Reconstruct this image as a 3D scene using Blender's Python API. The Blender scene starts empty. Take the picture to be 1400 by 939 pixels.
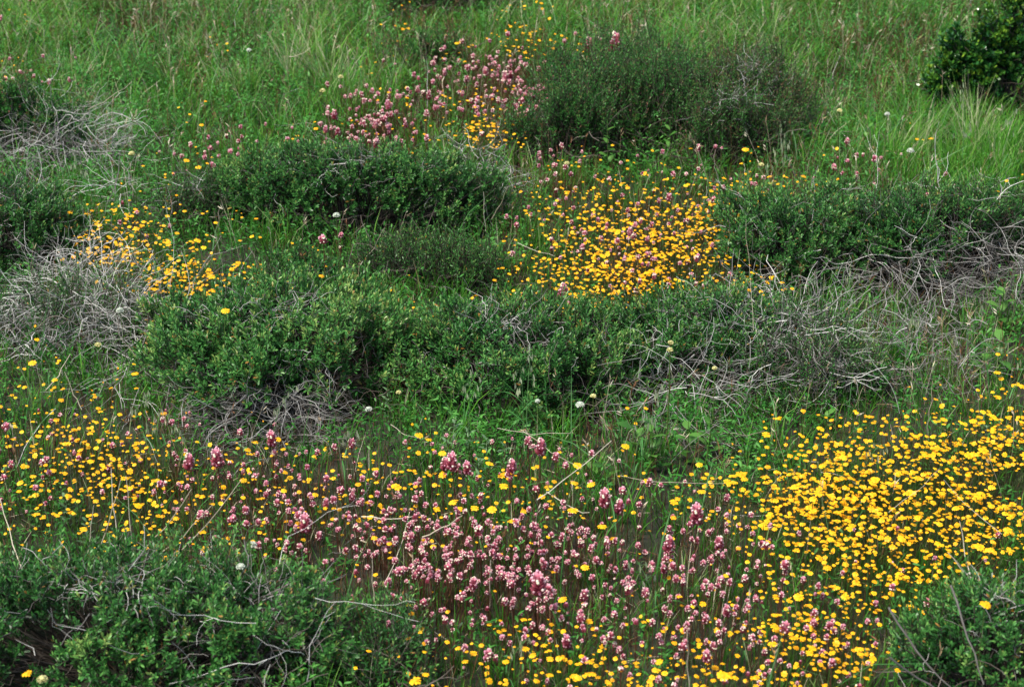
import bpy, math
import numpy as np
from math import radians as R
rng = np.random.default_rng(11)
sc = bpy.context.scene

# ---------------------------------------------------------------- camera
CH, PITCH, HF = 3.2, R(27.0), R(30.0)
PW, PH = 1400.0, 939.0
FPX = PW / 2 / math.tan(HF / 2)
cam_d = bpy.data.cameras.new('camera'); cam = bpy.data.objects.new('camera', cam_d)
sc.collection.objects.link(cam); sc.camera = cam
cam.location = (0, 0, CH); cam.rotation_euler = (R(90) - PITCH, 0, 0)
cam_d.sensor_width = 36; cam_d.lens = 18 / math.tan(HF / 2)
cam_d.clip_start = .05; cam_d.clip_end = 2000
cam_d.dof.use_dof = True; cam_d.dof.focus_distance = 6.5; cam_d.dof.aperture_fstop = 4.5

# ---------------------------------------------------------------- world, sun, exposure
SUN_EL, SUN_AZ = R(62), R(-115)        # azimuth from +Y towards +X
w = bpy.data.worlds.new('World'); sc.world = w; w.use_nodes = True
nt = w.node_tree; nt.nodes.clear()
sky = nt.nodes.new('ShaderNodeTexSky'); sky.sky_type = 'NISHITA'; sky.sun_disc = False
sky.sun_elevation = SUN_EL; sky.sun_rotation = SUN_AZ; sky.dust_density = 2.5; sky.air_density = 1.0
bg = nt.nodes.new('ShaderNodeBackground'); bg.inputs[1].default_value = .10
wo = nt.nodes.new('ShaderNodeOutputWorld')
nt.links.new(sky.outputs[0], bg.inputs[0]); nt.links.new(bg.outputs[0], wo.inputs[0])
sd = bpy.data.lights.new('sun', 'SUN'); sd.energy = 3.6; sd.angle = R(22); sd.color = (1, .95, .84)
so = bpy.data.objects.new('sun', sd); sc.collection.objects.link(so)
so.rotation_euler = (R(90) - SUN_EL, 0, -SUN_AZ + math.pi)
so.location = (0, 0, 20)
sc.view_settings.view_transform = 'Standard'; sc.view_settings.look = 'None'
sc.view_settings.gamma = 1; sc.view_settings.exposure = 1.08
sc.cycles.max_bounces = 6; sc.cycles.diffuse_bounces = 3; sc.cycles.transmission_bounces = 3

# ---------------------------------------------------------------- pixel <-> ground (pixels of the 1400x939 photograph)
FW = np.array([0, math.cos(PITCH), -math.sin(PITCH)]); UPV = np.array([0, math.sin(PITCH), math.cos(PITCH)])
def terr(x, y):
    return (.035 * np.sin(x * 1.7 + 1.3) * np.cos(y * 1.35 + .4) + .02 * np.sin(x * 3.9 + y * 2.7)
            + .012 * np.sin(x * 7.1 - y * 5.3 + 2) + .006 * np.sin(x * 17 + 3) * np.sin(y * 15))
def unproj(px, py, h=0.0):
    """the ground point whose point h above it shows at the pixel"""
    px = np.asarray(px, float); py = np.asarray(py, float)
    d = FW[:, None] + np.array([1, 0, 0])[:, None] * ((px.ravel() - PW / 2) / FPX) - UPV[:, None] * ((py.ravel() - PH / 2) / FPX)
    z = np.zeros(px.size) + 0.0; hh = np.broadcast_to(np.asarray(h, float).ravel(), px.size)
    for _ in range(6):
        t = (CH - hh - z) / -d[2]
        x, y = d[0] * t, d[1] * t
        z = terr(x, y)
    return np.stack([x, y, z], 1)
def proj(P):
    P = np.asarray(P, float); q = P - np.array([0, 0, CH])
    dz = q @ FW
    return PW / 2 + FPX * q[..., 0] / dz, PH / 2 - FPX * (q @ UPV) / dz

# ---------------------------------------------------------------- small tools
def nrm(v): return v / np.maximum(np.linalg.norm(v, axis=-1, keepdims=True), 1e-9)
def U(a, b, n=None): return rng.uniform(a, b, n)
def noise2(x, y, f, s=0):
    v = 0
    for i, (a, b, p) in enumerate([(1, .3, .7), (-.4, 1.1, 2.1), (.8, -.9, 4.2), (1.7, .9, 1.1), (-1.3, 1.9, 3.3)]):
        v = v + np.sin(f * (a * x + b * y) + p * (s + 1) + s * i) / (1 + .35 * i)
    return v / 3.2
class Batch:
    def __init__(s): s.V = []; s.F = []; s.T = []; s.n = 0
    def add(s, V, F, T):
        s.V.append(V.reshape(-1, 3)); s.F.append(F + s.n); s.T.append(T.reshape(-1)); s.n += s.V[-1].shape[0]
    def ribbons(s, P, S, W, T):
        N, K = P.shape[:2]
        if N == 0: return
        if S.ndim == 2: S = S[:, None, :]
        o = S * W[..., None] * .5
        V = np.stack([P - o, P + o], 2)                 # N,K,2,3
        k = np.arange(K - 1)
        f = np.stack([2 * k, 2 * k + 1, 2 * k + 3, 2 * k + 2], 1)
        F = (np.arange(N)[:, None, None] * (2 * K) + f[None]).reshape(-1, 4)
        T = np.broadcast_to(T[:, None, None] if T.ndim == 1 else T[:, :, None], (N, K, 2))
        s.add(V, F, np.ascontiguousarray(T))
    def tubes(s, P, Rd, T, sides=4):
        N, K = P.shape[:2]
        if N == 0: return
        t = np.gradient(P, axis=1); t = nrm(t)
        ref = np.where(np.abs(t[..., 2:3]) > .9, np.array([1., 0, 0]), np.array([0, 0, 1.]))
        a = nrm(np.cross(t, ref)); b = np.cross(t, a)
        ang = np.arange(sides) * 2 * math.pi / sides
        V = P[:, :, None, :] + Rd[:, :, None, None] * (a[:, :, None, :] * np.cos(ang)[:, None] + b[:, :, None, :] * np.sin(ang)[:, None])
        k = np.arange(K - 1)[:, None]; j = np.arange(sides)[None]; j2 = (j + 1) % sides
        f = np.stack(np.broadcast_arrays(k * sides + j, k * sides + j2, (k + 1) * sides + j2, (k + 1) * sides + j), -1).reshape(-1, 4)
        F = (np.arange(N)[:, None, None] * (sides * K) + f[None]).reshape(-1, 4)
        T = np.broadcast_to(T[:, None, None] if T.ndim == 1 else T[:, :, None], (N, K, sides))
        s.add(V, F, np.ascontiguousarray(T))
    def arrays(s):
        return np.concatenate(s.V), np.concatenate(s.F), np.concatenate(s.T)
    def build(s, name, m, parent=None, origin=None):
        V, F, T = s.arrays()
        if origin is not None: V = V - origin
        return link_mesh(name, V, F, T, m, parent)
def make_mesh(name, V, F, T, m):
    me = bpy.data.meshes.new(name)
    me.vertices.add(len(V)); me.vertices.foreach_set('co', V.astype(np.float32).ravel())
    me.loops.add(F.size); me.loops.foreach_set('vertex_index', F.astype(np.int32).ravel())
    me.polygons.add(len(F)); me.polygons.foreach_set('loop_start', np.arange(0, F.size, 4, dtype=np.int32))
    me.polygons.foreach_set('use_smooth', np.ones(len(F), bool))
    a = me.attributes.new('tint', 'FLOAT', 'POINT'); a.data.foreach_set('value', T.astype(np.float32))
    me.update(calc_edges=True); me.materials.append(m)
    return me
def link_mesh(name, V, F, T, m, parent=None):
    o = bpy.data.objects.new(name, make_mesh(name, V, F, T, m)); sc.collection.objects.link(o)
    if parent: o.parent = parent
    return o
def tag(o, label, cat=None, group=None, kind=None):
    o['label'] = label
    if cat: o['category'] = cat
    if group: o['group'] = group
    if kind: o['kind'] = kind
    return o
def empty(name, loc, label, cat, group=None):
    o = bpy.data.objects.new(name, None); sc.collection.objects.link(o); o.empty_display_size = .05
    o.location = [float(v) for v in loc]; return tag(o, label, cat, group)

def mat(name, stops, rough=.5, transl=0., nscale=60., namt=.25, spec=.3):
    m = bpy.data.materials.new(name); m.use_nodes = True; t = m.node_tree; N = t.nodes; L = t.links; N.clear()
    out = N.new('ShaderNodeOutputMaterial'); p = N.new('ShaderNodeBsdfPrincipled')
    at = N.new('ShaderNodeAttribute'); at.attribute_name = 'tint'
    geo = N.new('ShaderNodeNewGeometry'); nz = N.new('ShaderNodeTexNoise'); nz.inputs['Scale'].default_value = nscale
    nz.inputs['Detail'].default_value = 3; L.new(geo.outputs['Position'], nz.inputs['Vector'])
    ma = N.new('ShaderNodeMath'); ma.operation = 'MULTIPLY_ADD'; ma.inputs[1].default_value = namt; ma.inputs[2].default_value = -namt / 2
    L.new(nz.outputs[0], ma.inputs[0])
    ad = N.new('ShaderNodeMath'); ad.operation = 'ADD'; L.new(ma.outputs[0], ad.inputs[0]); L.new(at.outputs['Fac'], ad.inputs[1])
    cr = N.new('ShaderNodeValToRGB'); e = cr.color_ramp.elements
    e[0].position, e[0].color = stops[0][0], (*stops[0][1], 1)
    e[1].position, e[1].color = stops[-1][0], (*stops[-1][1], 1)
    for pos, c in stops[1:-1]:
        x = e.new(pos); x.color = (*c, 1)
    L.new(ad.outputs[0], cr.inputs[0]); L.new(cr.outputs[0], p.inputs['Base Color'])
    p.inputs['Roughness'].default_value = rough; p.inputs['Specular IOR Level'].default_value = spec
    if transl > 0:
        tr = N.new('ShaderNodeBsdfTranslucent'); mx = N.new('ShaderNodeMixShader'); mx.inputs[0].default_value = transl
        L.new(cr.outputs[0], tr.inputs[0]); L.new(p.outputs[0], mx.inputs[1]); L.new(tr.outputs[0], mx.inputs[2]); L.new(mx.outputs[0], out.inputs[0])
    else: L.new(p.outputs[0], out.inputs[0])
    return m
M = dict(
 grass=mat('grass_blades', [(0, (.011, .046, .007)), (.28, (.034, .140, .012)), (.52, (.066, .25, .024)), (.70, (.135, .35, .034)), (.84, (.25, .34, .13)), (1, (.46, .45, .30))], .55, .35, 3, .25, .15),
 bluegrass=mat('blue_green_blades', [(0, (.02, .085, .018)), (.6, (.055, .19, .045)), (1, (.16, .31, .12))], .5, .3, 8, .3, .2),
 dry=mat('dry_stems', [(0, (.030, .014, .008)), (.35, (.085, .034, .014)), (.6, (.16, .075, .03)), (.8, (.27, .19, .10)), (1, (.55, .50, .38))], .7, .15, 6, .25),
 forb=mat('small_forb_leaves', [(0, (.008, .050, .010)), (.5, (.034, .17, .022)), (1, (.12, .33, .07))], .5, .3, 10, .3, .2),
 leafA=mat('coyote_brush_leaf', [(0, (.006, .026, .007)), (.35, (.022, .095, .019)), (.68, (.062, .215, .044)), (.86, (.14, .32, .07)), (.95, (.27, .37, .10)), (1, (.30, .16, .04))], .38, .28, 7, .25, .35),
 leafB=mat('fine_shrub_leaf', [(0, (.006, .034, .009)), (.4, (.022, .115, .019)), (.75, (.060, .22, .036)), (1, (.17, .070, .045))], .42, .25, 6, .3, .3),
 leafG=mat('glossy_leaf', [(0, (.006, .034, .010)), (.5, (.018, .09, .018)), (.8, (.07, .19, .02)), (1, (.20, .32, .03))], .25, .2, 6, .2, .6),
 twig=mat('grey_weathered_twig', [(0, (.035, .030, .028)), (.35, (.14, .130, .122)), (.7, (.36, .355, .34)), (1, (.74, .73, .68))], .75, 0, 30, .35),
 bark=mat('brown_bark', [(0, (.018, .012, .009)), (.6, (.05, .038, .030)), (1, (.15, .13, .11))], .85, 0, 40, .4),
 straw=mat('bleached_straw', [(0, (.26, .21, .13)), (1, (.62, .57, .45))], .6, .1, 25, .3),
 petal=mat('yellow_petal', [(0, (.76, .24, .002)), (.45, (.87, .40, .003)), (.8, (.92, .51, .006)), (1, (.95, .62, .02))], .5, .25, 20, .2),
 disc=mat('orange_flower_disc', [(0, (.62, .22, .003)), (1, (.82, .38, .006))], .8, 0, 900, .7),
 stem=mat('flower_stem', [(0, (.07, .04, .02)), (.5, (.055, .10, .022)), (1, (.10, .17, .04))], .55, .15, 20, .3),
 cstem=mat('clover_stem', [(0, (.055, .018, .014)), (.6, (.11, .045, .025)), (1, (.10, .12, .04))], .6, .15, 20, .3),
 bract=mat('mauve_bract', [(0, (.09, .010, .018)), (.35, (.29, .035, .062)), (.65, (.60, .17, .24)), (1, (.86, .48, .56))], .55, .3, 60, .2),
 puff=mat('pale_bloom', [(0, (.66, .27, .38)), (.45, (.80, .52, .56)), (.7, (.86, .74, .62)), (1, (.90, .86, .62))], .6, .25, 90, .2),
 white=mat('white_puff', [(0, (.42, .47, .36)), (1, (.66, .70, .62))], .7, .3, 90, .2),
 paley=mat('pale_yellow_petal', [(0, (.52, .50, .18)), (1, (.70, .67, .36))], .6, .3, 90, .2),
 oat=mat('oat_spikelet', [(0, (.22, .30, .12)), (1, (.58, .62, .40))], .55, .35, 50, .2),
 broad=mat('broad_leaf', [(0, (.03, .11, .018)), (.6, (.07, .20, .03)), (1, (.14, .30, .06))], .4, .35, 25, .3),
 greyleaf=mat('grey_green_leaf', [(0, (.05, .12, .05)), (1, (.16, .27, .13))], .55, .3, 25, .3),
)

# ---------------------------------------------------------------- ground
def soil():
    m = bpy.data.materials.new('soil'); m.use_nodes = True; t = m.node_tree; p = t.nodes['Principled BSDF']; p.inputs['Roughness'].default_value = .95
    nz = t.nodes.new('ShaderNodeTexNoise'); nz.inputs['Scale'].default_value = 9; nz.inputs['Detail'].default_value = 8
    g = t.nodes.new('ShaderNodeNewGeometry'); t.links.new(g.outputs['Position'], nz.inputs['Vector'])
    c = t.nodes.new('ShaderNodeValToRGB'); c.color_ramp.elements[0].position = .35; c.color_ramp.elements[1].position = .68
    c.color_ramp.elements[0].color = (.011, .010, .006, 1); c.color_ramp.elements[1].color = (.020, .028, .010, 1)
    t.links.new(nz.outputs[0], c.inputs[0]); t.links.new(c.outputs[0], p.inputs['Base Color']); return m
def ground():
    xs = np.unique(np.concatenate([np.linspace(-150, -6, 30), np.linspace(-6, 6, 181), np.linspace(6, 150, 30)]))
    ys = np.unique(np.concatenate([np.linspace(-40, 3, 14), np.linspace(3, 15, 181), np.linspace(15, 260, 40)]))
    X, Y = np.meshgrid(xs, ys); Z = terr(X, Y)
    V = np.stack([X, Y, Z], -1).reshape(-1, 3); nx = len(xs); i, j = np.meshgrid(np.arange(nx - 1), np.arange(len(ys) - 1))
    b = (j * nx + i).ravel(); F = np.stack([b, b + 1, b + nx + 1, b + nx], 1)
    o = link_mesh('ground', V, F, np.zeros(len(V)), soil()); o['kind'] = 'structure'; o['label'] = 'dark soil of the meadow under the plants'
ground()

# ---------------------------------------------------------------- flower counts per 40 px cell of the photograph
CM = {'.': 0, 'a': 12, 'b': 16, 'c': 21, 'd': 27}
def grid(rows):
    G = np.zeros((24, 35))
    for r, s in enumerate(rows):
        for c, ch in enumerate(s[:35]): G[r, c] = CM[ch] if ch in CM else int(ch)
    return G
YG = grid([
 "1............3...42................",
 ".......1.....1.21563...............",
 "2...........1...11.11..............",
 "......1......3.352.................",
 "......1...212225d9.............1...",
 ".....211....1.11..131221.2..1......",
 "....11...........136898576541.....1",
 "..3994111.........58bbbcb63..11..13",
 "..4bb8511.1......259bccca51........",
 "...14bca8111.1...47bccc8863........",
 ".....321......1.223a8422321........",
 ".1.................................",
 "23..1.............................3",
 "34351..........................1237",
 "4689431.1.....2......1....325686 9bc".replace(" ", ""),
 "57bba843432343212112.1...248cccccccc",
 "479bb86446566456444411127 9cdddcccc".replace(" ", ""),
 "246888543344443434222112359cdddccccc"[:24] + "59cdddccccc",
 "122345422211121111111121136acccbbba",
 ".1.112......1.1..1.1..11124 68bbb862".replace(" ", ""),
 "..1...........11.1.1.1.2126899642.2.",
 "..............21145331223 5abb4....".replace(" ", ""),
 "............1112335754556467ba2....",
 "..............23347777876568 98....".replace(" ", "")])
CG = grid([
 "1..................................",
 "...............221.12..............",
 "321..........146 8a321.............".replace(" ", ""),
 "...........388789aa51..............",
 ".......22113 8b93.1................".replace(" ", "").replace("1138", "118"),
 ".....23552343.....44.1322...3 41...".replace(" ", ""),
 "......11..........3322334532.3.122.",
 "....31.........1.236566642 1....111".replace(" ", ""),
 ".....1.....2.....115788 73.........".replace(" ", ""),
 "...................1256 42.........".replace(" ", ""),
 ".................22311.............",
 "...................................",
 "...................................",
 "...................................",
 "132.254..1.........................",
 "3433454224222 123213211............".replace(" ", ""),
 "23224454786665454522 1122..........".replace(" ", ""),
 "32...34578988ab8754663135 1........".replace(" ", ""),
 "......23577 4bcccbabca75676 52.11..1".replace(" ", ""),
 ".........2236 9bcccba87 89a7311121.1".replace(" ", ""),
 "............2358 89c865687 7432111..".replace(" ", ""),
 ".............1245 477554666345 2....".replace(" ", ""),
 "..............12121 1232344444 3....".replace(" ", ""),
 "..................2212233333333....."])
def gsample(G, px, py):
    fx = np.clip(px / 40 - .5, 0, 33.999); fy = np.clip(py / 40 - .5, 0, 22.499)
    i, j = fx.astype(int), fy.astype(int); u, v = fx - i, fy - j
    return (G[j, i] * (1 - u) + G[j, i + 1] * u) * (1 - v) + (G[j + 1, i] * (1 - u) + G[j + 1, i + 1] * u) * v
def blob(px, py, L):
    v = np.zeros_like(px, float)
    for cx, cy, rx, ry, a in L: v = np.maximum(v, a * np.exp(-(((px - cx) / rx) ** 2 + ((py - cy) / ry) ** 2)))
    return v

# ---------------------------------------------------------------- shrubs
SHRUBS = []                      # footprints (cx, cy, rx, ry, H)
def fit_dome(x0, x1, yt, yb, H):
    xm = (x0 + x1) / 2
    F = unproj([xm], [yb])[0]; L = unproj([x0], [yb])[0]; Rr = unproj([x1], [yb])[0]
    lo, hi = .05, 2.5
    for _ in range(30):
        ry = (lo + hi) / 2
        th = np.linspace(0, math.pi, 40)
        y = F[1] + ry - ry * np.cos(th); z = F[2] + H * np.sin(th) ** .62
        _, py = proj(np.stack([np.full(40, F[0]), y, z], 1))
        if py.min() > yt: lo = ry
        else: hi = ry
    cy = F[1] + ry; cx = F[0] * cy / F[1]
    rx = abs(Rr[0] - L[0]) / 2 * (cy / F[1])
    return cx, cy, rx, ry, H
def curves(B, n, start, dirs, length, rad, tint, K=8, wig=.35, droop=0., sides=4, tipr=.45, zmin=True):
    P = np.zeros((n, K, 3)); P[:, 0] = start; d = nrm(dirs); step = (length / (K - 1))[:, None]
    rot = rng.normal(0, wig * .5, (n, 3))
    for k in range(1, K):
        d = nrm(d + rot + rng.normal(0, wig, (n, 3)) + np.array([0, 0, -droop]))
        if rng.random() < .5: rot = rot * -.4
        P[:, k] = P[:, k - 1] + d * step
    if zmin: P[..., 2] = np.maximum(P[..., 2], terr(P[..., 0], P[..., 1]) + .008)
    Rd = rad[:, None] * np.linspace(1, tipr, K)[None]
    B.tubes(P, Rd, tint, sides)
    return P, Rd
def tangle(B, n, cx, cy, rx, ry, H, L=(.15, .45), rad=(.0014, .0034), tint=(.35, 1.), z0=.15, flat=.45, wig=.22, sub=2):
    L = (L[0] * .8, L[1] * .78); rad = (rad[0] * .5, rad[1] * .56); wig *= 1.25; tint = (tint[0] * .6, tint[1] * 1.)
    a = U(0, 2 * math.pi, n); r = np.sqrt(U(0, 1, n))
    x = cx + rx * r * np.cos(a); y = cy + ry * r * np.sin(a)
    z = terr(x, y) + H * np.sqrt(np.maximum(1 - r * r * .8, .05)) * U(z0, 1, n)
    d = np.stack([np.cos(a) + rng.normal(0, 1.1, n), np.sin(a) + rng.normal(0, 1.1, n), rng.normal(.1, flat, n)], 1)
    ln = U(*L, n); rd = rad[0] + (rad[1] - rad[0]) * rng.random(n) ** 2; t = U(*tint, n)
    P, Rd = curves(B, n, np.stack([x, y, z], 1), d, ln, rd, t, K=8, wig=wig, droop=.03)
    for s in range(sub):
        k = rng.integers(2, 7, n); i = np.arange(n); st = P[i, k]; dd = nrm(P[i, np.minimum(k + 1, 7)] - P[i, k - 1])
        curves(B, n, st, dd + rng.normal(0, .65, (n, 3)), ln * U(.25, .6, n), Rd[i, k] * .75, np.clip(t + rng.normal(0, .15, n), 0, 1), K=6, wig=wig * 1.2)

def shrub(label, x0, x1, yt, yb, H, leaf='leafA', dens=1., style='broad', gap=.25, twigs=0, twig_side=None, front_bare=.45,
          LL=(.014, .021), name='shrub', cat='shrub', lobes=1., group=None, topdead=0, tbias=0.):
    cx, cy, rx, ry, H = fit_dome(x0, x1, yt, yb, H)
    SHRUBS.append((cx, cy, rx, ry, H))
    org = np.array([cx, cy, float(terr(cx, cy))])
    area = 2 * math.pi * ((rx * ry) ** 1.6 / 3 + (rx * H) ** 1.6 / 3 + (ry * H) ** 1.6 / 3) ** (1 / 1.6) * 1.05
    seed = int(rng.integers(100))
    ncl = int(area * 118 * dens)
    def surf(d, sc_=1.):
        n = noise2(d[:, 0] * rx, d[:, 1] * ry + d[:, 2], 7.0 * lobes, seed) * .5 + noise2(d[:, 0] * rx + d[:, 2], d[:, 1] * ry, 15 * lobes, seed + 3) * .35
        edge = 1 + .16 * noise2(d[:, 0], d[:, 1], 5, seed + 9)
        k = (sc_ * edge * (1 + (.24 if style == 'upright' else .15) * n))[:, None]
        d = np.stack([d[:, 0], d[:, 1], np.maximum(d[:, 2], 1e-4) ** .62], 1); k = k * (U(.78, 1.15, (len(d), 1)) if style == 'upright' else U(.88, 1.1, (len(d), 1)))
        return org + d * np.array([rx, ry, H]) * k, n
    fol = Batch(); br = Batch()
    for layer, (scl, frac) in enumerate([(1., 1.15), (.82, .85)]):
        m = int(ncl * frac * 1.5)
        d = nrm(rng.normal(0, 1, (m, 3)) * [1, 1, 1]); d[:, 2] = np.abs(d[:, 2])
        # area-weight towards top for flat shrubs
        wgt = 1 / np.linalg.norm(d / np.array([rx, ry, H]) * min(rx, ry, H), axis=1)
        keep = rng.random(m) < np.clip(np.linalg.norm(d * np.array([rx, ry, H]) [[0, 1, 2]][None], axis=1) / max(rx, ry) + .35, 0, 1)
        d = d[keep]
        keep = (d[:, 2] > .30 + .12 * rng.random(len(d))) | (rng.random(len(d)) > front_bare)
        keep &= ~((noise2(d[:, 0] * rx, d[:, 1] * ry - d[:, 2] * H, 11, seed + 5) < -.55 + gap) & (rng.random(len(d)) < .7))
        d = d[keep]; C, nz = surf(d, scl)
        out = nrm(d / np.array([rx, ry, H]))
        # branches to the clumps
        n = len(C)
        st = org + (C - org) * np.array([.35, .35, .02]) + rng.normal(0, .02, (n, 3))
        st[:, 2] = terr(st[:, 0], st[:, 1]) + U(0, .05, n)
        tt = np.linspace(0, 1, 6)[None, :, None]
        mid = (st + C) / 2 + rng.normal(0, .04, (n, 3)) * [1, 1, .5]
        P = st[:, None] * (1 - tt) ** 2 + 2 * mid[:, None] * tt * (1 - tt) + C[:, None] * tt ** 2
        P[:, 1:-1] += rng.normal(0, .006, (n, 4, 3))
        br.tubes(P, (U(.0018, .0035, n)[:, None]) * np.linspace(1, .35, 6)[None], U(.1, .9, n), 4)
        # sprigs
        ns = 10
        off = rng.normal(0, .027 if style != 'upright' else .038, (n, ns, 3)); off -= out[:, None] * np.maximum((off * out[:, None]).sum(-1, keepdims=True), 0) * .3
        S = (C[:, None] + off).reshape(-1, 3); o2 = np.repeat(out, ns, 0)
        up = np.array([0, 0, 1.])
        ax = nrm(o2 * (.75 if style != 'upright' else .15) + up * (.85 if style != 'upright' else 1.3) + off.reshape(-1, 3) * 9 + rng.normal(0, .3, S.shape))
        nS = len(S); ct = np.repeat(nz + rng.normal(0, .35, n), ns)
        q = 13 if style != 'upright' else 15
        slen = U(.035, .06, nS) if style != 'upright' else U(.06, .12, nS) * np.where(rng.random(nS) < .12, U(1.3, 2.2, nS), 1)
        S0 = S - ax * slen[:, None] * .6
        e1 = nrm(np.cross(ax, rng.normal(0, 1, ax.shape))); e2 = np.cross(ax, e1)
        t = (np.arange(q) / (q - 1)) ** .8
        ga = np.arange(q) * 2.4 + 0
        base = S0[:, None] + ax[:, None] * (slen[:, None] * t)[..., None]
        rad = e1[:, None] * np.cos(ga)[None, :, None] + e2[:, None] * np.sin(ga)[None, :, None]
        ld = nrm(rad * (.85 - .55 * t)[None, :, None] + ax[:, None] * (.6 + .6 * t)[None, :, None] + rng.normal(0, .18, (nS, q, 3)))
        ll = U(*LL, (nS, q)) * 1.06 * (1 - .25 * t[None]) * (1 if style != 'upright' else .9)
        base = base.reshape(-1, 3); ld = ld.reshape(-1, 3); ll = ll.ravel(); nrmv = np.repeat(ax, q, 0)
        side = nrm(np.cross(ld, nrmv + rng.normal(0, .25, ld.shape))); bn = np.cross(side, ld)
        K = 4; tk = np.array([0, .35, .75, 1.])
        P = base[:, None] + ld[:, None] * (ll[:, None] * tk)[..., None] - bn[:, None] * (ll[:, None] * .16 * tk ** 2)[..., None]
        W = ll[:, None] * (.31 if style == 'broad' else .27) * np.array([.25, .8, 1., .35])[None]
        if style == 'round': W = ll[:, None] * .5 * np.array([.3, 1, 1., .4])[None]
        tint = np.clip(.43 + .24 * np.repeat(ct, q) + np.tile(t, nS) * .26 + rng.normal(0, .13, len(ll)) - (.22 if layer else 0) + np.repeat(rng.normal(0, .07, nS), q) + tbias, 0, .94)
        dead = rng.random(len(ll)) < .018; tint[dead] = 1.
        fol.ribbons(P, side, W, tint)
        br.tubes(np.stack([S0 - ax * .03, S0 + ax * slen[:, None] * .5, S0 + ax * slen[:, None]], 1), np.full((nS, 3), .0011), U(.3, .8, nS), 3)
    root = empty(name, org, label, cat, group)
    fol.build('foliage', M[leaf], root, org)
    # skirt twigs low at the front and sides
    n = int(210 * rx * dens)
    a = U(math.pi * .95, math.pi * 2.05, n); rr = U(.55, 1.03, n)
    x = cx + rx * rr * np.cos(a); y = cy + ry * rr * np.sin(a); z = terr(x, y) + U(.01, H * .42, n)
    d = np.stack([np.cos(a) * .5 + rng.normal(0, 1, n), np.sin(a) * .4 + rng.normal(0, .5, n), rng.normal(0, .45, n)], 1)
    curves(br, n, np.stack([x, y, z], 1), d, U(.1, .3, n), U(.0012, .0026, n), U(.5, 1., n), wig=.3)
    br.build('branches', M['bark'], root, org)
    if twigs:
        db = Batch(); twigs = int(twigs * .5); tx, tw = (cx, rx) if twig_side is None else (cx + rx * twig_side[0], rx * twig_side[1])
        tangle(db, twigs, tx, cy - ry * .15, tw, ry * .9, H * 1.08, z0=.45)
        db.build('dead_twigs', M['twig'], root, org)
    if topdead:
        db = Batch(); n = topdead * 3; a = U(0, 2 * math.pi, n); rr = U(0, .8, n)
        x = cx + rx * rr * np.cos(a); y = cy + ry * rr * np.sin(a); z = org[2] + H * np.sqrt(1 - rr * rr) * .9
        curves(db, n, np.stack([x, y, z], 1), np.stack([rng.normal(0, 1, n), rng.normal(0, .8, n), U(-.1, .5, n)], 1), U(.07, .2, n), U(.0008, .0015, n), U(.15, .85, n), wig=.34)
        db.build('bare_twigs', M['twig'], root, org)
    return root

shrub('leafy green skirt growing at the left foot of the tall dark upright shrub', 690, 830, 120, 236, .40, leaf='leafB', style='upright', LL=(.014, .021), tbias=.08, dens=1.0, gap=.25)
shrub('loose green brush at the foot of the brownish upright shrub', 925, 1075, 135, 235, .36, leaf='leafB', style='upright', LL=(.012, .018), tbias=.12, dens=.9, gap=.3, topdead=14)
shrub('large low green shrub at the left end of the central row', 212, 575, 404, 600, .30, topdead=44, dens=1.15, LL=(.016, .024), gap=0., tbias=.08)
shrub('low spreading green shrub in the middle of the central row', 520, 880, 410, 592, .29, topdead=50, LL=(.015, .022), tbias=.03, dens=1.15, gap=.05)
shrub('smaller green shrub ending the central row beside grey twigs', 820, 1080, 402, 560, .29, topdead=30, LL=(.014, .020), twigs=90, front_bare=.6, dens=1.15, gap=.05)
shrub('dark green shrub behind the central row, grey dead twigs on its right', 280, 680, 208, 345, .36, topdead=40, gap=.2, LL=(.015, .021), dens=1.15)
shrub('low thin green shrub just behind the middle of the central row', 470, 700, 322, 405, .20, style='upright', LL=(.012, .018), dens=1.1)
shrub('small leafy shrub right behind the leftmost shrub of the central row', 330, 480, 345, 412, .18, LL=(.014, .020))
shrub('tall dark upright shrub with fine leaves, above the upper yellow flower drift', 722, 985, 68, 232, .40, leaf='leafB', style='upright', LL=(.014, .020), gap=.15, dens=1.2)
shrub('brownish upright shrub with reddish tips, joined to the right of the tall dark one', 925, 1110, 80, 212, .34, leaf='leafB', style='upright', LL=(.012, .018), tbias=.16, gap=.25, topdead=40)
shrub('dark glossy rounded shrub with yellow-green tips in the far right corner', 1266, 1480, 50, 166, .48, leaf='leafG', style='round', LL=(.022, .032), gap=.1, dens=1.0, front_bare=.3)
shrub('dark green shrub at the far left edge with grey twigs at its foot', -80, 140, 126, 226, .34, leaf='leafB', LL=(.014, .02), twigs=40)
shrub('low green shrub on the left edge above the big grey twig tangle', -70, 125, 248, 392, .30, topdead=36, twigs=50, tbias=-.04)
shrub('green shrub behind the right end of the central row, grey twigs across its front', 960, 1215, 256, 420, .36, twigs=110, LL=(.014, .020), dens=1.1)
shrub('broad dark green shrub on the right slope with grey twigs showing through', 1130, 1420, 266, 420, .36, twigs=170, LL=(.013, .019), tbias=-.08, dens=1.0, gap=.2, front_bare=.7)
shrub('small green shrub near the right edge with stems through it', 1255, 1410, 280, 372, .30, style='upright', LL=(.012, .018), twigs=40)
shrub('big green shrub filling the near left corner, grey twigs in its right side', -120, 485, 756, 1010, .33, topdead=46, LL=(.015, .022), tbias=.0, dens=1.0, twig_side=(.72, .28), twigs=45, front_bare=0.)
shrub('small outlying shrub at the right foot of the near left corner shrub', 490, 590, 840, 985, .18, style='upright', LL=(.014, .020), tbias=.05)
shrub('green shrub in the near right corner with grey branches slanting through it', 1225, 1500, 788, 1010, .36, topdead=24, LL=(.015, .022), dens=1.0)
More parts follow.
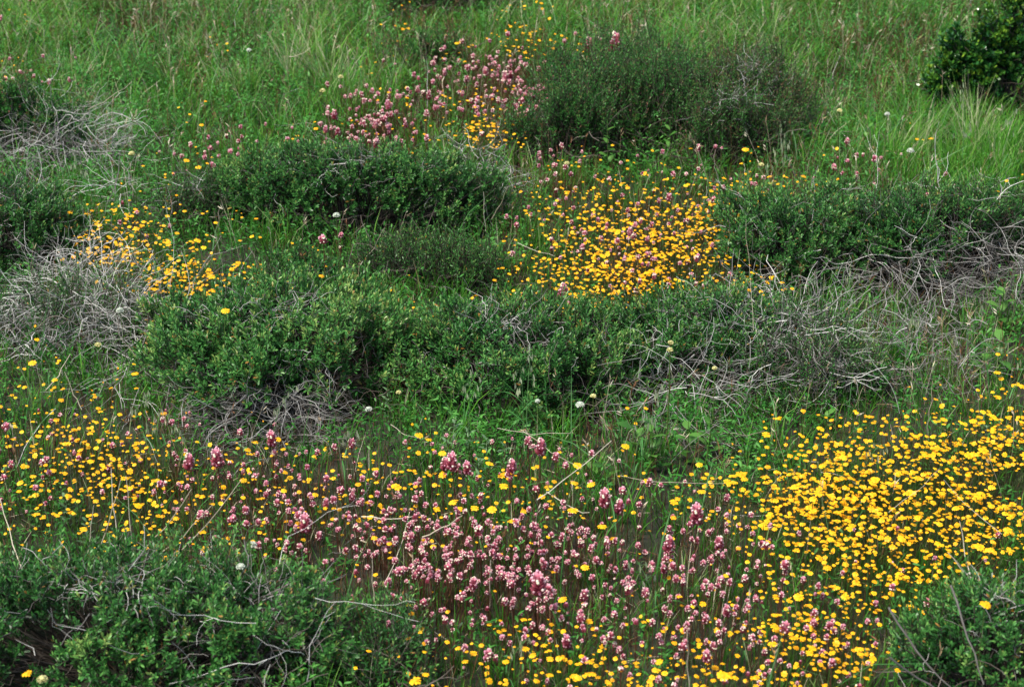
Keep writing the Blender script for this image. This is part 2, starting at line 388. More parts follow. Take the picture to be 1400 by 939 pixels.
shrub('low bright green bush above the pink flower band at the top', 525, 645, 58, 108, .22, leaf='leafB', style='upright', LL=(.016, .022), tbias=.2)
shrub('dark low bush cut by the top edge, left of the middle', 530, 690, -14, 30, .34, leaf='leafB', style='upright', LL=(.014, .02), tbias=-.05)
shrub('little tuft of bright leaves at the right foot of the grey twig thicket', 1138, 1215, 486, 545, .15, LL=(.012, .017), style='upright', tbias=.15)
shrub('small leafy shrub in the left yellow drift, between the drift and the central row', 190, 262, 388, 424, .12, LL=(.016, .022), tbias=.08)
shrub('small dim shrub on the slope behind the left yellow flower drift', 215, 345, 250, 320, .20, style='upright', LL=(.013, .018), topdead=12, tbias=-.05)

# dead twig thickets: each a thing
def thicket(label, x0, x1, yt, yb, H, n, L=(.15, .45), rad=(.0014, .0034), tint=(.35, 1.), flat=.45, wig=.22, sub=2):
    cx, cy, rx, ry, H = fit_dome(x0, x1, yt, yb, H); org = np.array([cx, cy, float(terr(cx, cy))])
    SHRUBS.append((cx, cy, rx, ry, H * .6))
    B = Batch(); n = int(n * 1.25); tangle(B, n, cx, cy, rx * .8, ry * .8, H, L, rad, tint, z0=.1, flat=flat, wig=wig, sub=sub)
    r = empty('dead_shrub', org, label, 'dead shrub'); B.build('twigs', M['twig'], r, org)
    S = Batch(); k = max(4, n // 18)
    a = U(0, 6.28, k); q = np.sqrt(U(0, .4, k)); x = cx + rx * q * np.cos(a); y = cy + ry * q * np.sin(a)
    curves(S, k, np.stack([x, y, terr(x, y)], 1), np.stack([rng.normal(0, .7, k), rng.normal(0, .7, k), np.full(k, .7)], 1), U(.2, .4, k), U(.0025, .0042, k), U(.1, .55, k), wig=.22, tipr=.3)
    S.build('stems', M['twig'], r, org)
thicket('wide thicket of bleached grey twigs on the left, beside the central row', -10, 240, 340, 525, .29, 380, tint=(.4, 1.), L=(.12, .36))
shrub('sparse green sprays growing up through the left grey twig thicket', -40, 215, 370, 500, .24, LL=(.012, .018), style='upright', dens=.45, gap=.5, tbias=-.05)
thicket('loose arching white twigs joining the left thicket to the central row', 150, 300, 385, 575, .22, 70, L=(.25, .5), wig=.16)
thicket('pale tangled twig thicket at the right end of the central row', 965, 1190, 412, 575, .28, 270, L=(.14, .4))
shrub('thin green growth inside the pale twig thicket right of the central row', 960, 1180, 420, 570, .24, LL=(.012, .018), style='upright', dens=.5, gap=.5)
thicket('grey twig thicket covering the slope on the right behind the pale one', 1150, 1330, 330, 435, .26, 110, tint=(.2, .7))
thicket('dark thin twigs at the right edge under the small shrub', 1290, 1430, 330, 440, .28, 120, tint=(.1, .6))
thicket('grey dead twigs on the right shoulder of the dark shrub behind the row', 600, 705, 215, 300, .32, 110, L=(.12, .32), tint=(.2, .85))
thicket('silvery twig tangle under the dark shrub at the far left edge', -20, 185, 150, 245, .26, 240, tint=(.3, .95))
thicket('arching bare white branches above the left yellow flower drift', 112, 240, 232, 296, .20, 26, L=(.25, .42), rad=(.0018, .0034), tint=(.5, 1), wig=.18)
thicket('low grey twigs lying on the shrub in the near left corner', 270, 440, 800, 925, .34, 90, L=(.12, .3), tint=(.2, .7))
thicket('brown dry twig litter in front of the right end of the central row', 830, 1010, 470, 610, .22, 110, tint=(.3, .9), flat=.7)
thicket('dark curved twigs at the shaded foot of the leftmost central shrub', 250, 480, 520, 612, .20, 200, tint=(.15, .75), L=(.14, .34), wig=.25)
thicket('grey stems and dry twigs in the gap before the right yellow drift', 1200, 1345, 400, 560, .22, 120, flat=.9, tint=(.15, .75), L=(.1, .28))

SH = np.array(SHRUBS)
def in_shrub(x, y, k=.85):
    m = np.zeros(len(x), bool)
    for cx, cy, rx, ry, H in SHRUBS: m |= ((x - cx) / rx) ** 2 + ((y - cy) / ry) ** 2 < k * k
    return m
LIVE = SHRUBS[:24]
def in_live(x, y, k=.85):
    m = np.zeros(len(x), bool)
    for cx, cy, rx, ry, H in LIVE: m |= (H > .19) & (((x - cx) / rx) ** 2 + ((y - cy) / ry) ** 2 < k * k)
    return m

# ---------------------------------------------------------------- field layers
def scatter(n, y0=3.5, y1=13.6):
    y = np.sqrt(U(y0 ** 2, y1 ** 2, n)); x = U(-1, 1, n) * (.285 * y + 1.05)
    z = terr(x, y); px, py = proj(np.stack([x, y, z], 1)); return x, y, z, px, py
BROWN = [(1230, 285, 70, 35, .7), (1240, 70, 120, 60, .45), (1190, 150, 80, 70, .55), (720, 300, 60, 90, .4), (150, 690, 160, 60, .45), (840, 620, 60, 60, .6), (1320, 460, 80, 80, .55), (250, 60, 160, 40, .4), (560, 560, 120, 30, .3)]
LUSH = [(1345, 225, 110, 75, 1.5), (560, 335, 170, 28, .9), (690, 560, 90, 60, .6), (640, 690, 60, 50, .4), (40, 30, 60, 60, .6), (330, 140, 130, 50, .4), (1050, 40, 90, 60, .5), (420, 110, 60, 70, .4)]
PALE = [(330, 30, 130, 40, .6), (400, 80, 60, 60, .5), (1020, 90, 130, 40, .7), (1340, 60, 90, 60, .3), (1080, 220, 60, 70, .7), (230, 110, 180, 90, .45), (1310, 520, 80, 60, .5)]
def blades(name, label, n, m, kind_fn, tuft=0):
    x, y, z, px, py = scatter(n); toff = np.zeros(n); thm = np.ones(n); ta = U(0, 6.283, n)
    if tuft:
        g = np.where(rng.random(n) < .72, rng.integers(0, tuft, n), -1); k = g >= 0; nt_ = tuft
        tx, ty, tz, _, _ = scatter(nt_); rad = U(.012, .05, nt_); q = rng.normal(0, 1, (n, 2)) * rad[g][:, None]
        x = np.where(k, tx[g] + q[:, 0], x); y = np.where(k, ty[g] + q[:, 1], y); z = terr(x, y); px, py = proj(np.stack([x, y, z], 1))
        toff = np.where(k, rng.normal(0, .13, nt_)[g], 0); thm = np.where(k, U(.65, 1.35, nt_)[g], .8); ta = np.where(k, np.arctan2(q[:, 1], q[:, 0]) + rng.normal(0, .5, n), ta)
    yd, cd = gsample(YG, px, py - 25), gsample(CG, px, py - 25)
    prob, h, wdt, tint, lean, curl = kind_fn(x, y, px, py, yd, cd)
    k = rng.random(n) < prob * np.where(in_live(x, y, .62), .05, np.where(in_live(x, y, .95), .3, 1.))
    x, y, z = x[k], y[k], z[k]; h, wdt, tint, lean, curl = [np.broadcast_to(a, n)[k] for a in (h, wdt, tint, lean, curl)]
    h = h * thm[k]; tint = tint + toff[k]
    N = len(x); a = ta[k]; ld = np.stack([np.cos(a), np.sin(a), 0 * a], 1)
    t = np.array([0, .3, .65, 1.])
    P = np.stack([x, y, z - .01], 1)[:, None] + np.array([0, 0, 1.]) * ((h[:, None] * (t - .35 * curl[:, None] * t ** 2.5)))[..., None] + ld[:, None] * (h[:, None] * (lean[:, None] * t + curl[:, None] * t ** 2.2))[..., None]
    b = a + math.pi / 2 + rng.normal(0, .9, N); S = np.stack([np.cos(b), np.sin(b), 0 * b], 1)
    W = wdt[:, None] * np.array([.7, 1, .75, .12])[None]
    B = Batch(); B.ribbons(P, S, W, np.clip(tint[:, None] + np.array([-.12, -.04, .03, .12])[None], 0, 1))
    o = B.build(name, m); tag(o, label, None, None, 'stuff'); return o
def grass_fn(x, y, px, py, yd, cd):
    n = len(x); f = np.clip(yd / 20, 0, 1); c = np.clip(cd / 14, 0, 1); lush = blob(px, py, LUSH); br = blob(px, py, BROWN); pl = blob(px, py, PALE)
    far = np.clip((300 - py) / 300, 0, 1)
    nz = noise2(x, y, 3.2, 1); nz2 = noise2(x, y, 9, 4)
    shade = blob(px, py, [(300, 600, 110, 30, 1), (430, 605, 110, 34, 1), (560, 600, 80, 30, 1), (240, 585, 60, 24, .8), (800, 590, 60, 20, .4), (140, 225, 90, 20, .5), (480, 350, 160, 14, .6)])
    prob = np.clip(.62 + .3 * nz2 + .4 * lush - .1 * c - .0 * f - .25 * br - .5 * shade, .06, 1)
    h = U(.5, 1.1, n) * (.145 + .035 * far + .09 * lush - .045 * f - .03 * c + .03 * nz)
    tint = .38 + .16 * nz + .08 * nz2 + rng.normal(0, .12, n) + .17 * lush + .22 * pl * rng.random(n) * 1.5 + .05 * f + .06 * far
    dry = rng.random(n) < (.05 + .05 * far + .16 * br + .16 * pl + .06 * far * (nz2 > 0)) * (1 - np.clip(lush, 0, .9)); tint = np.where(dry, U(.75, 1, n), tint)
    return prob, h, U(.0016, .0045, n) * (1 + .35 * far), tint, U(0, .35, n) + .3 * far * rng.random(n), U(0, .45, n) + .3 * far * rng.random(n)
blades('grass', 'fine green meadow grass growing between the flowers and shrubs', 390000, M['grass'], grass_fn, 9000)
def dry_fn(x, y, px, py, yd, cd):
    n = len(x); f = np.clip(yd / 20, 0, 1); c = np.clip(cd / 12, 0, 1); br = blob(px, py, BROWN)
    nz = noise2(x, y, 6, 7)
    far = np.clip((330 - py) / 330, 0, 1)
    prob = np.clip(.10 + .75 * c + .5 * f + .55 * br + .12 * nz + .28 * far, .05, 1)
    h = U(.45, 1.05, n) * (.15 + .02 * c + .06 * np.clip((300 - py) / 300, 0, 1))
    tint = .32 + .1 * nz + rng.normal(0, .13, n) - .05 * c + .08 * f; straw = rng.random(n) < .05; tint = np.where(straw, U(.8, 1, n), tint)
    return prob, h, U(.001, .0026, n), tint, U(0, .25, n), U(0, .2, n)
blades('dry_grass', 'thin reddish brown dry stems standing among the flowers', 330000, M['dry'], dry_fn, 6000)
def tall_fn(x, y, px, py, yd, cd):
    n = len(x); near = blob(px, py, [(700, 560, 130, 60, 1), (900, 600, 120, 60, .9), (640, 720, 200, 80, .35), (860, 760, 160, 100, .5), (1150, 560, 160, 50, .7), (1330, 440, 80, 90, .8), (60, 560, 60, 80, .5), (520, 610, 260, 20, .7), (960, 240, 120, 60, .6), (620, 370, 120, 30, .4)])
    far = np.clip((330 - py) / 330, 0, 1)
    return np.clip(near + .06 + .4 * far, 0, 1) * (1 - .7 * np.clip(yd / 20, 0, 1)) * (1 - .35 * np.clip(cd / 10, 0, 1)) + .05, U(.16, .30, n), U(.003, .0065, n), .45 + rng.normal(0, .2, n), U(.05, .35, n), U(.1, .7, n)
blades('tall_grass', 'scattered taller blue-green grass blades arching over the meadow', 16000, M['bluegrass'], tall_fn, 2200)
def cover():
    n = 90000; x, y, z, px, py = scatter(n); nz = noise2(x, y, 8, 2); f = np.clip(gsample(YG, px, py - 20) / 20, 0, 1); c = np.clip(gsample(CG, px, py - 20) / 12, 0, 1)
    wk = blob(px, py, [(950, 590, 130, 50, .6), (640, 620, 120, 40, .8), (520, 330, 240, 70, .5), (980, 210, 220, 60, .6), (200, 240, 200, 70, .5), (130, 120, 120, 40, .5), (1200, 180, 120, 50, .4), (60, 470, 80, 60, .3)])
    k = (rng.random(n) < np.clip(.25 + .35 * nz + wk - .3 * c - .15 * f + .25 * np.clip((300 - py) / 300, 0, 1), .04, .9)) & ~in_live(x, y, .85)
    x, y, z = x[k], y[k], z[k]; N = len(x); q = 9
    hh = U(.04, .15, N) * (1 + .5 * np.clip((300 - py[k]) / 300, 0, 1)); ga = np.arange(q) * 2.4
    t = np.linspace(.15, 1, q)
    base = np.stack([x, y, z], 1)[:, None] + rng.normal(0, .25, (N, 1, 3)) * [1, 1, 0] * (hh[:, None] * t)[..., None] + np.array([0, 0, 1.]) * (hh[:, None] * t)[..., None]
    g = ga[None] + U(0, 6, N)[:, None]
    ld = nrm(np.stack([np.cos(g), np.sin(g), rng.normal(.6, .35, (N, q))], -1)).reshape(-1, 3); base = base.reshape(-1, 3)
    ll = U(.010, .028, N * q); side = nrm(np.cross(ld, np.array([0, 0, 1.]) + rng.normal(0, .3, ld.shape))); tk = np.array([0, .4, .8, 1])
    P = base[:, None] + ld[:, None] * (ll[:, None] * tk)[..., None] + np.array([0, 0, -1.]) * (ll[:, None] * .25 * tk ** 2)[..., None]
    B = Batch(); B.ribbons(P, side, ll[:, None] * .3 * np.array([.3, 1, .8, .15])[None], np.clip(np.repeat(.5 + .2 * nz[k], q) + rng.normal(0, .17, N * q), 0, 1))
    tag(B.build('ground_cover', M['forb']), 'small leafy weeds filling the gaps between grass and shrubs', None, None, 'stuff')
cover()
def thatch():
    n = 120000; x, y, z, px, py = scatter(n); k = rng.random(n) < np.clip(.45 + .5 * noise2(x, y, 7, 5), .1, 1); x, y, z = x[k], y[k], z[k]; N = len(x)
    a = U(0, 6.28, N); d = nrm(np.stack([np.cos(a), np.sin(a), rng.normal(.12, .2, N)], 1)); L = U(.015, .06, N); t = np.array([0, .5, 1.])
    P = np.stack([x, y, z + U(.002, .03, N)], 1)[:, None] + d[:, None] * (L[:, None] * t)[..., None]; B = Batch()
    B.ribbons(P, nrm(np.cross(d, [0, 0, 1.]) + rng.normal(0, .3, (N, 3))), U(.001, .0035, N)[:, None] * np.array([.7, 1, .3]), np.where(rng.random(N) < .35, U(.6, 1, N), U(.1, .6, N)))
    tag(B.build('plant_litter', M['dry']), 'brown thatch and plant litter lying on the soil', None, None, 'stuff')
thatch()
def seed_heads():
    n = 26000; x, y, z, px, py = scatter(n); far = np.clip((360 - py) / 300, 0, 1)
    wk = .10 + .24 * far + .6 * blob(px, py, BROWN) + .5 * blob(px, py, PALE) + .25 * blob(px, py, [(850, 640, 200, 80, 1), (1150, 520, 200, 80, 1)])
    wk = wk * (.5 + .5 * noise2(x, y, 5, 3)) * 1.2
    k = (rng.random(n) < wk) & ~in_live(x, y, .9); x, y, z = x[k], y[k], z[k]; N = len(x)
    h = U(.12, .24, N) * (1 + .25 * far[k]); a = U(0, 6.28, N); ld = np.stack([np.cos(a), np.sin(a), 0 * a], 1)
    red = np.where(rng.random(N) < .5 + .2 * noise2(x, y, 3, 8), U(.35, .65, N), U(.78, 1., N))
    t = np.array([0, .5, 1.]); b0 = np.stack([x, y, z], 1); top = b0 + np.array([0, 0, 1.]) * h[:, None] + ld * (h * U(0, .4, N))[:, None]
    B = Batch(); P = b0[:, None] * (1 - t)[None, :, None] + top[:, None] * t[None, :, None]; P[:, 1] -= ld * (h * .06)[:, None]
    B.tubes(P, np.full((N, 3), .0007), red, 3)
    for q in range(4):
        d = nrm(ld * U(.1, .9, (N, 1)) + rng.normal(0, .35, (N, 3)) + np.array([0, 0, .7])); L = U(.012, .03, N); st = top - np.array([0, 0, 1.]) * (L * q * .35)[:, None]
        B.ribbons(st[:, None] + d[:, None] * (L[:, None] * t)[..., None], nrm(np.cross(d, rng.normal(0, 1, (N, 3)))), (U(.002, .0045, N)[:, None] * np.array([.5, 1, .1])), np.clip(red + rng.normal(0, .08, N), 0, 1))
    tag(B.build('seeding_grass', M['dry']), 'reddish and straw coloured grass seed heads above the green blades', None, None, 'stuff')
seed_heads()
def loose_twigs():
    n = 1500; x, y, z, px, py = scatter(n); B = Batch(); wk = blob(px, py, [(1200, 470, 250, 120, 1), (100, 420, 220, 180, .7), (500, 600, 400, 60, .5), (150, 720, 220, 60, .6), (300, 220, 300, 80, .5), (1100, 250, 250, 90, .6), (1250, 720, 150, 130, .35), (250, 100, 250, 90, .35), (1150, 120, 200, 100, .3), (880, 620, 220, 60, .5)]) + .12
    k = rng.random(n) < wk; x, y, z = x[k], y[k], z[k]; N = len(x)
    curves(B, N, np.stack([x, y, z + U(0, .08, N)], 1), np.stack([rng.normal(0, 1, N), rng.normal(0, 1, N), U(0, 1.2, N)], 1), U(.08, .26, N), U(.0007, .0016, N), U(.2, 1, N), wig=.14)
    tag(B.build('twig_litter', M['twig']), 'loose grey twigs and dead stems lying in the meadow', None, None, 'stuff')
loose_twigs()

# ---------------------------------------------------------------- flowers
def cone_dome(B, r, h, z, seg=10, rings=3, tint=.35):
    ang = np.arange(seg + 1) * 2 * math.pi / seg
    for i in range(rings):
        a0, a1 = i / rings * math.pi / 2, (i + 1) / rings * math.pi / 2
        P0 = np.stack([r * math.cos(a0) * np.cos(ang), r * math.cos(a0) * np.sin(ang), np.full(seg + 1, z + h * math.sin(a0))], 1)
        P1 = np.stack([r * math.cos(a1) * np.cos(ang) + 1e-6, r * math.cos(a1) * np.sin(ang), np.full(seg + 1, z + h * math.sin(a1))], 1)
        V = np.concatenate([P0, P1]); k = np.arange(seg); F = np.stack([k, k + 1, k + seg + 2, k + seg + 1], 1)
        B.add(V, F, np.full(len(V), tint + .25 * i / rings))
def rotm(tx, ty):
    cx_, sx, cy_, sy = math.cos(tx), math.sin(tx), math.cos(ty), math.sin(ty)
    return np.array([[cy_, 0, sy], [0, 1, 0], [-sy, 0, cy_]]) @ np.array([[1, 0, 0], [0, cx_, -sx], [0, sx, cx_]])
def stem_part(h, top, T, r=.0009, leaves=3):
    B = Batch(); t = np.linspace(0, 1, 6); P = np.stack([top[0] * t ** 2, top[1] * t ** 2, h * t], 1)[None]
    B.tubes(P, np.linspace(r * 1.2, r, 6)[None], np.linspace(T - .2, T, 6)[None], 4)
    for i in range(leaves):
        s = U(.05, .5); a = U(0, 6.28); b = np.array([top[0] * s * s, top[1] * s * s, h * s]); d = np.array([math.cos(a), math.sin(a), 1.1]); L = U(.02, .04)
        tk = np.array([0, .5, 1.]); B.ribbons((b + nrm(d) * (L * tk)[:, None])[None], np.array([[-math.sin(a), math.cos(a), 0]]), np.array([[.0018, .0016, .0003]]), np.array([T]))
    return B.arrays()
def daisy_variant(i, h, r=.0125, npet=None, tilt=None):
    n = npet or int(rng.integers(8, 12)); top = (U(-.02, .02), U(-.03, .01)); tx = (U(-.15, .25) if tilt is None else tilt); ty = U(-.3, .3)
    Rm = rotm(tx, ty); o = np.array([top[0], top[1], h])
    B = Batch(); a = np.arange(n) * 6.2832 / n + rng.normal(0, .06, n); L = (r - .003) * U(.84, 1.1, n); lift = rng.normal(.03, .08, n)
    d = np.stack([np.cos(a), np.sin(a), lift], 1); tk = np.array([0, .35, .8, 1.])
    P = d[:, None] * (.0028 + L[:, None] * tk)[..., None] + np.array([0, 0, .0012]) - np.array([0, 0, 1.]) * (L[:, None] * .18 * tk ** 2)[..., None]
    S = np.stack([-np.sin(a), np.cos(a), rng.normal(0, .15, n)], 1)
    B.ribbons(P, S, r * np.array([.20, .38, .44, .14])[None] * (9. / n) * np.ones((n, 1)), np.array([.12, .5, .75, .85])[None] + rng.normal(0, .08, (n, 1)))
    V, F, T = B.arrays(); pet = (V @ Rm.T + o, F, T)
    B = Batch(); cone_dome(B, r * .34, r * .12, .001, 9, 3); V, F, T = B.arrays(); cen = (V @ Rm.T + o, F, T)
    return dict(petals=pet, centre=cen, stem=stem_part(h, top, .65))
def daisy_small(h):          # half-open / small heads
    return daisy_variant(0, h, r=.0105, npet=7, tilt=U(.1, .5))
def blobs(B, C, r, T, seg=6, rings=3):
    n = len(C); th = np.arange(seg) * 2 * math.pi / seg; ph = np.linspace(-math.pi / 2, math.pi / 2, rings + 2)
    k = np.arange(rings + 1)
    Q = np.stack([np.cos(ph)[:, None] * np.cos(th), np.cos(ph)[:, None] * np.sin(th), np.sin(ph)[:, None] * np.ones(seg)], -1)   # R,seg,3
    V = C[:, None, None] + Q[None] * r[:, None, None, None]
    k, j = np.meshgrid(np.arange(rings + 1), np.arange(seg), indexing='ij'); j2 = (j + 1) % seg
    f = np.stack([k * seg + j, k * seg + j2, (k + 1) * seg + j2, (k + 1) * seg + j], -1).reshape(-1, 4)
    m = (rings + 2) * seg
    F = (np.arange(n)[:, None, None] * m + f[None]).reshape(-1, 4)
    B.add(V, F, np.repeat(T, m))
def clover_variant(i, h, HH, r=.0095, young=False):
    top = (U(-.015, .015), U(-.02, .01)); Rm = rotm(U(-.12, .2), U(-.15, .15)); o = np.array([top[0], top[1], h])
    n = int(34 * HH / .03) + 8; t = (np.arange(n) + .5) / n; a = np.arange(n) * 2.39996
    prof = np.sin(np.clip(t * .80 + .14, 0, 1) * math.pi) ** .6
    B = Batch(); base = np.stack([np.cos(a) * r * .35 * prof, np.sin(a) * r * .35 * prof, HH * (t * .85 - .05)], 1)
    el = .35 + 1.0 * t; d = nrm(np.stack([np.cos(a), np.sin(a), el], 1) + rng.normal(0, .12, (n, 3))); L = r * U(.85, 1.2, n) * (1.05 - .35 * t)
    tk = np.array([0, .4, .8, 1.]); P = base[:, None] + d[:, None] * (L[:, None] * tk)[..., None] + np.array([0, 0, 1.]) * (L[:, None] * .25 * tk ** 2)[..., None]
    S = np.stack([-np.sin(a), np.cos(a), 0 * a], 1)
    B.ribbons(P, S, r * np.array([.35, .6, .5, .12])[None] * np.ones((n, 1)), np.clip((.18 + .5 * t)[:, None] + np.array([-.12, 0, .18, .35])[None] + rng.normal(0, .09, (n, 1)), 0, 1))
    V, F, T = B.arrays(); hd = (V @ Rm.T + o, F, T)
    nb = 0 if young else int(11 * HH / .03) + 4
    B = Batch()
    if nb:
        t = U(.12, .92, nb); a = np.arange(nb) * 2.39996 + U(-.4, .4, nb); pr = np.sin(np.clip(t * .80 + .14, 0, 1) * math.pi) ** .6
        C = np.stack([np.cos(a) * r * .98 * pr, np.sin(a) * r * .98 * pr, HH * t + r * .25], 1)
        blobs(B, C, U(.0018, .0033, nb), np.clip(rng.normal(.55, .3, nb), 0, 1))
    else: blobs(B, np.array([[0, 0, HH * .9]]), np.array([.003]), np.array([.1]))
    V, F, T = B.arrays(); bl = (V @ Rm.T + o, F, T)
    return dict(bracts=hd, blooms=bl, stem=stem_part(h, top, .45, .0012, 5))

def place(Gd, mul):
    Gd = np.floor(Gd * mul + rng.random(Gd.shape) * (Gd > 0)).astype(int)
    X, Yp = [], []
    for r in range(24):
        for c in range(35):
            k = int(Gd[r, c])
            if k: X.append(U(c * 40, c * 40 + 40, k)); Yp.append(U(r * 40, r * 40 + 40, k))
    for r in range(12, 24):            # the drifts run on past the frame
        for c, dx in ((0, -90), (34, 40), (34, 130)):
            k = int(Gd[r, c])
            if k: X.append(U(c * 40 + dx, c * 40 + dx + 90, 2 * k)); Yp.append(U(r * 40, r * 40 + 40, 2 * k))
    X, Yp = np.concatenate(X), np.concatenate(Yp); n = len(X)
    return X, Yp
def region(px, py, kind):
    y = kind == 'yellow'
    T = [(.0, 0, 400, 560, 1, 'in the left flower patch'), ]
    if py < 120: return 'on the far slope near the top' if px < 900 else 'on the grassy slope at the far right'
    if py < 235:
        if px < 420: return 'in the grass above the dark shrub on the left'
        if px < 600: return 'in the pink band behind the dark shrub'
        if px < 720: return 'in the small patch at the top middle'
        return 'at the foot of the tall dark upright shrub' if px < 1000 else 'in the grass on the upper right slope'
    if py < 430:
        if px < 260: return 'in the left yellow drift behind the twig thicket'
        if px < 460: return 'at the right end of the left yellow drift'
        if px < 700: return 'among the low shrubs behind the central row'
        if px < 830: return 'in the left half of the upper yellow drift'
        if px < 960: return 'in the right half of the upper yellow drift'
        if px < 1080: return 'between the upper yellow drift and the right shrub'
        return 'among the twigs of the right hand slope'
    if py < 600:
        if px < 120: return 'at the left edge below the grey twig thicket'
        if px < 330: return 'at the top of the left flower patch'
        if px < 1000: return 'right at the foot of the central shrub row'
        return 'along the top edge of the big right drift'
    row = 'upper' if py < 680 else 'middle' if py < 760 else 'lower' if py < 850 else 'nearest'
    col = ('at the left edge of the meadow' if px < 130 else 'in the left flower patch' if px < 300 else 'between left patch and pink field' if px < 460 else
           'in the left part of the pink field' if px < 600 else 'in the middle of the pink field' if px < 780 else 'in the right part of the pink field' if px < 940 else
           'where pink field meets yellow drift' if px < 1080 else 'in the big right yellow drift' if px < 1240 else 'in the right end of the big yellow drift')
    return col + ', ' + row + ' part'
def inst(name, parts_me, loc, rz, s, label, cat, group):
    o = bpy.data.objects.new(name, None); o.empty_display_size = .02; sc.collection.objects.link(o)
    o.location = [float(v) for v in loc]; o.rotation_euler = (0, 0, float(rz)); o.scale = (float(s),) * 3
    tag(o, label, cat, group)
    for pn, me in parts_me.items():
        c = bpy.data.objects.new(pn, me); c.parent = o; sc.collection.objects.link(c)
    return o
def bake(variants, vid, loc, rz, s, mats, name, label):
    """the flowers past the 300 that show largest, as one object (one mesh, three materials)"""
    Vs, Fs, Ts, Ms = [], [], [], []; n0 = 0; order = list(mats)
    for v, var in enumerate(variants):
        idx = np.where(vid == v)[0]
        if not len(idx): continue
        c, sn = np.cos(rz[idx]), np.sin(rz[idx])
        for pi, pn in enumerate(order):
            V, F, T = var[pn]; V = V[None] * s[idx][:, None, None]
            x = V[..., 0] * c[:, None] - V[..., 1] * sn[:, None]; y = V[..., 0] * sn[:, None] + V[..., 1] * c[:, None]
            W = np.stack([x, y, V[..., 2]], -1) + loc[idx][:, None]
            m = len(T); Vs.append(W.reshape(-1, 3)); Fs.append((F[None] + (np.arange(len(idx)) * m)[:, None, None]).reshape(-1, 4) + n0)
            Ts.append(np.clip(np.tile(T, (len(idx), 1)) + rng.normal(0, .13, (len(idx), 1)), 0, 1).ravel()); Ms.append(np.full(len(Fs[-1]), pi)); n0 += m * len(idx)
    o = link_mesh(name, np.concatenate(Vs), np.concatenate(Fs), np.concatenate(Ts), mats[order[0]])
    for pn in order[1:]: o.data.materials.append(mats[pn])
    o.data.polygons.foreach_set('material_index', np.concatenate(Ms).astype(np.int32)); o.data.update()
    tag(o, label, None, None, 'stuff'); return o
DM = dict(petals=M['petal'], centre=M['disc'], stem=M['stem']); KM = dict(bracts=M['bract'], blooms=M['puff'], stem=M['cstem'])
DH = .17
def daisy_bud(h, tilt):
    d = daisy_variant(0, h, r=.0085, npet=8, tilt=tilt); V, F, T = d['petals']; c = V.mean(0); q = V - c
    rr = np.linalg.norm(q[:, :2], axis=1, keepdims=True); q = np.concatenate([q[:, :2] * .62, q[:, 2:] + rr * .75], 1); d['petals'] = (q + c, F, T * .8); return d
dv = [daisy_variant(i, DH, U(.0115, .014)) for i in range(9)] + [daisy_small(DH) for i in range(3)] + [daisy_bud(DH, .2), daisy_bud(DH, -.4), daisy_variant(0, DH, .012, 7, .9), daisy_variant(0, DH, .0115, 9, -.55)]
CHH = .17
cv = [clover_variant(i, CHH, U(.018, .029), U(.009, .0115)) for i in range(8)] + [clover_variant(0, CHH, .016, .008) for _ in range(3)] + [clover_variant(0, CHH, .048, .0125) for _ in range(2)] + [clover_variant(0, CHH, .018, .0075, True)]
dme = [{k: make_mesh('daisy_' + k, *p, DM[k]) for k, p in v.items()} for v in dv]
cme = [{k: make_mesh('clover_' + k, *p, KM[k]) for k, p in v.items()} for v in cv]

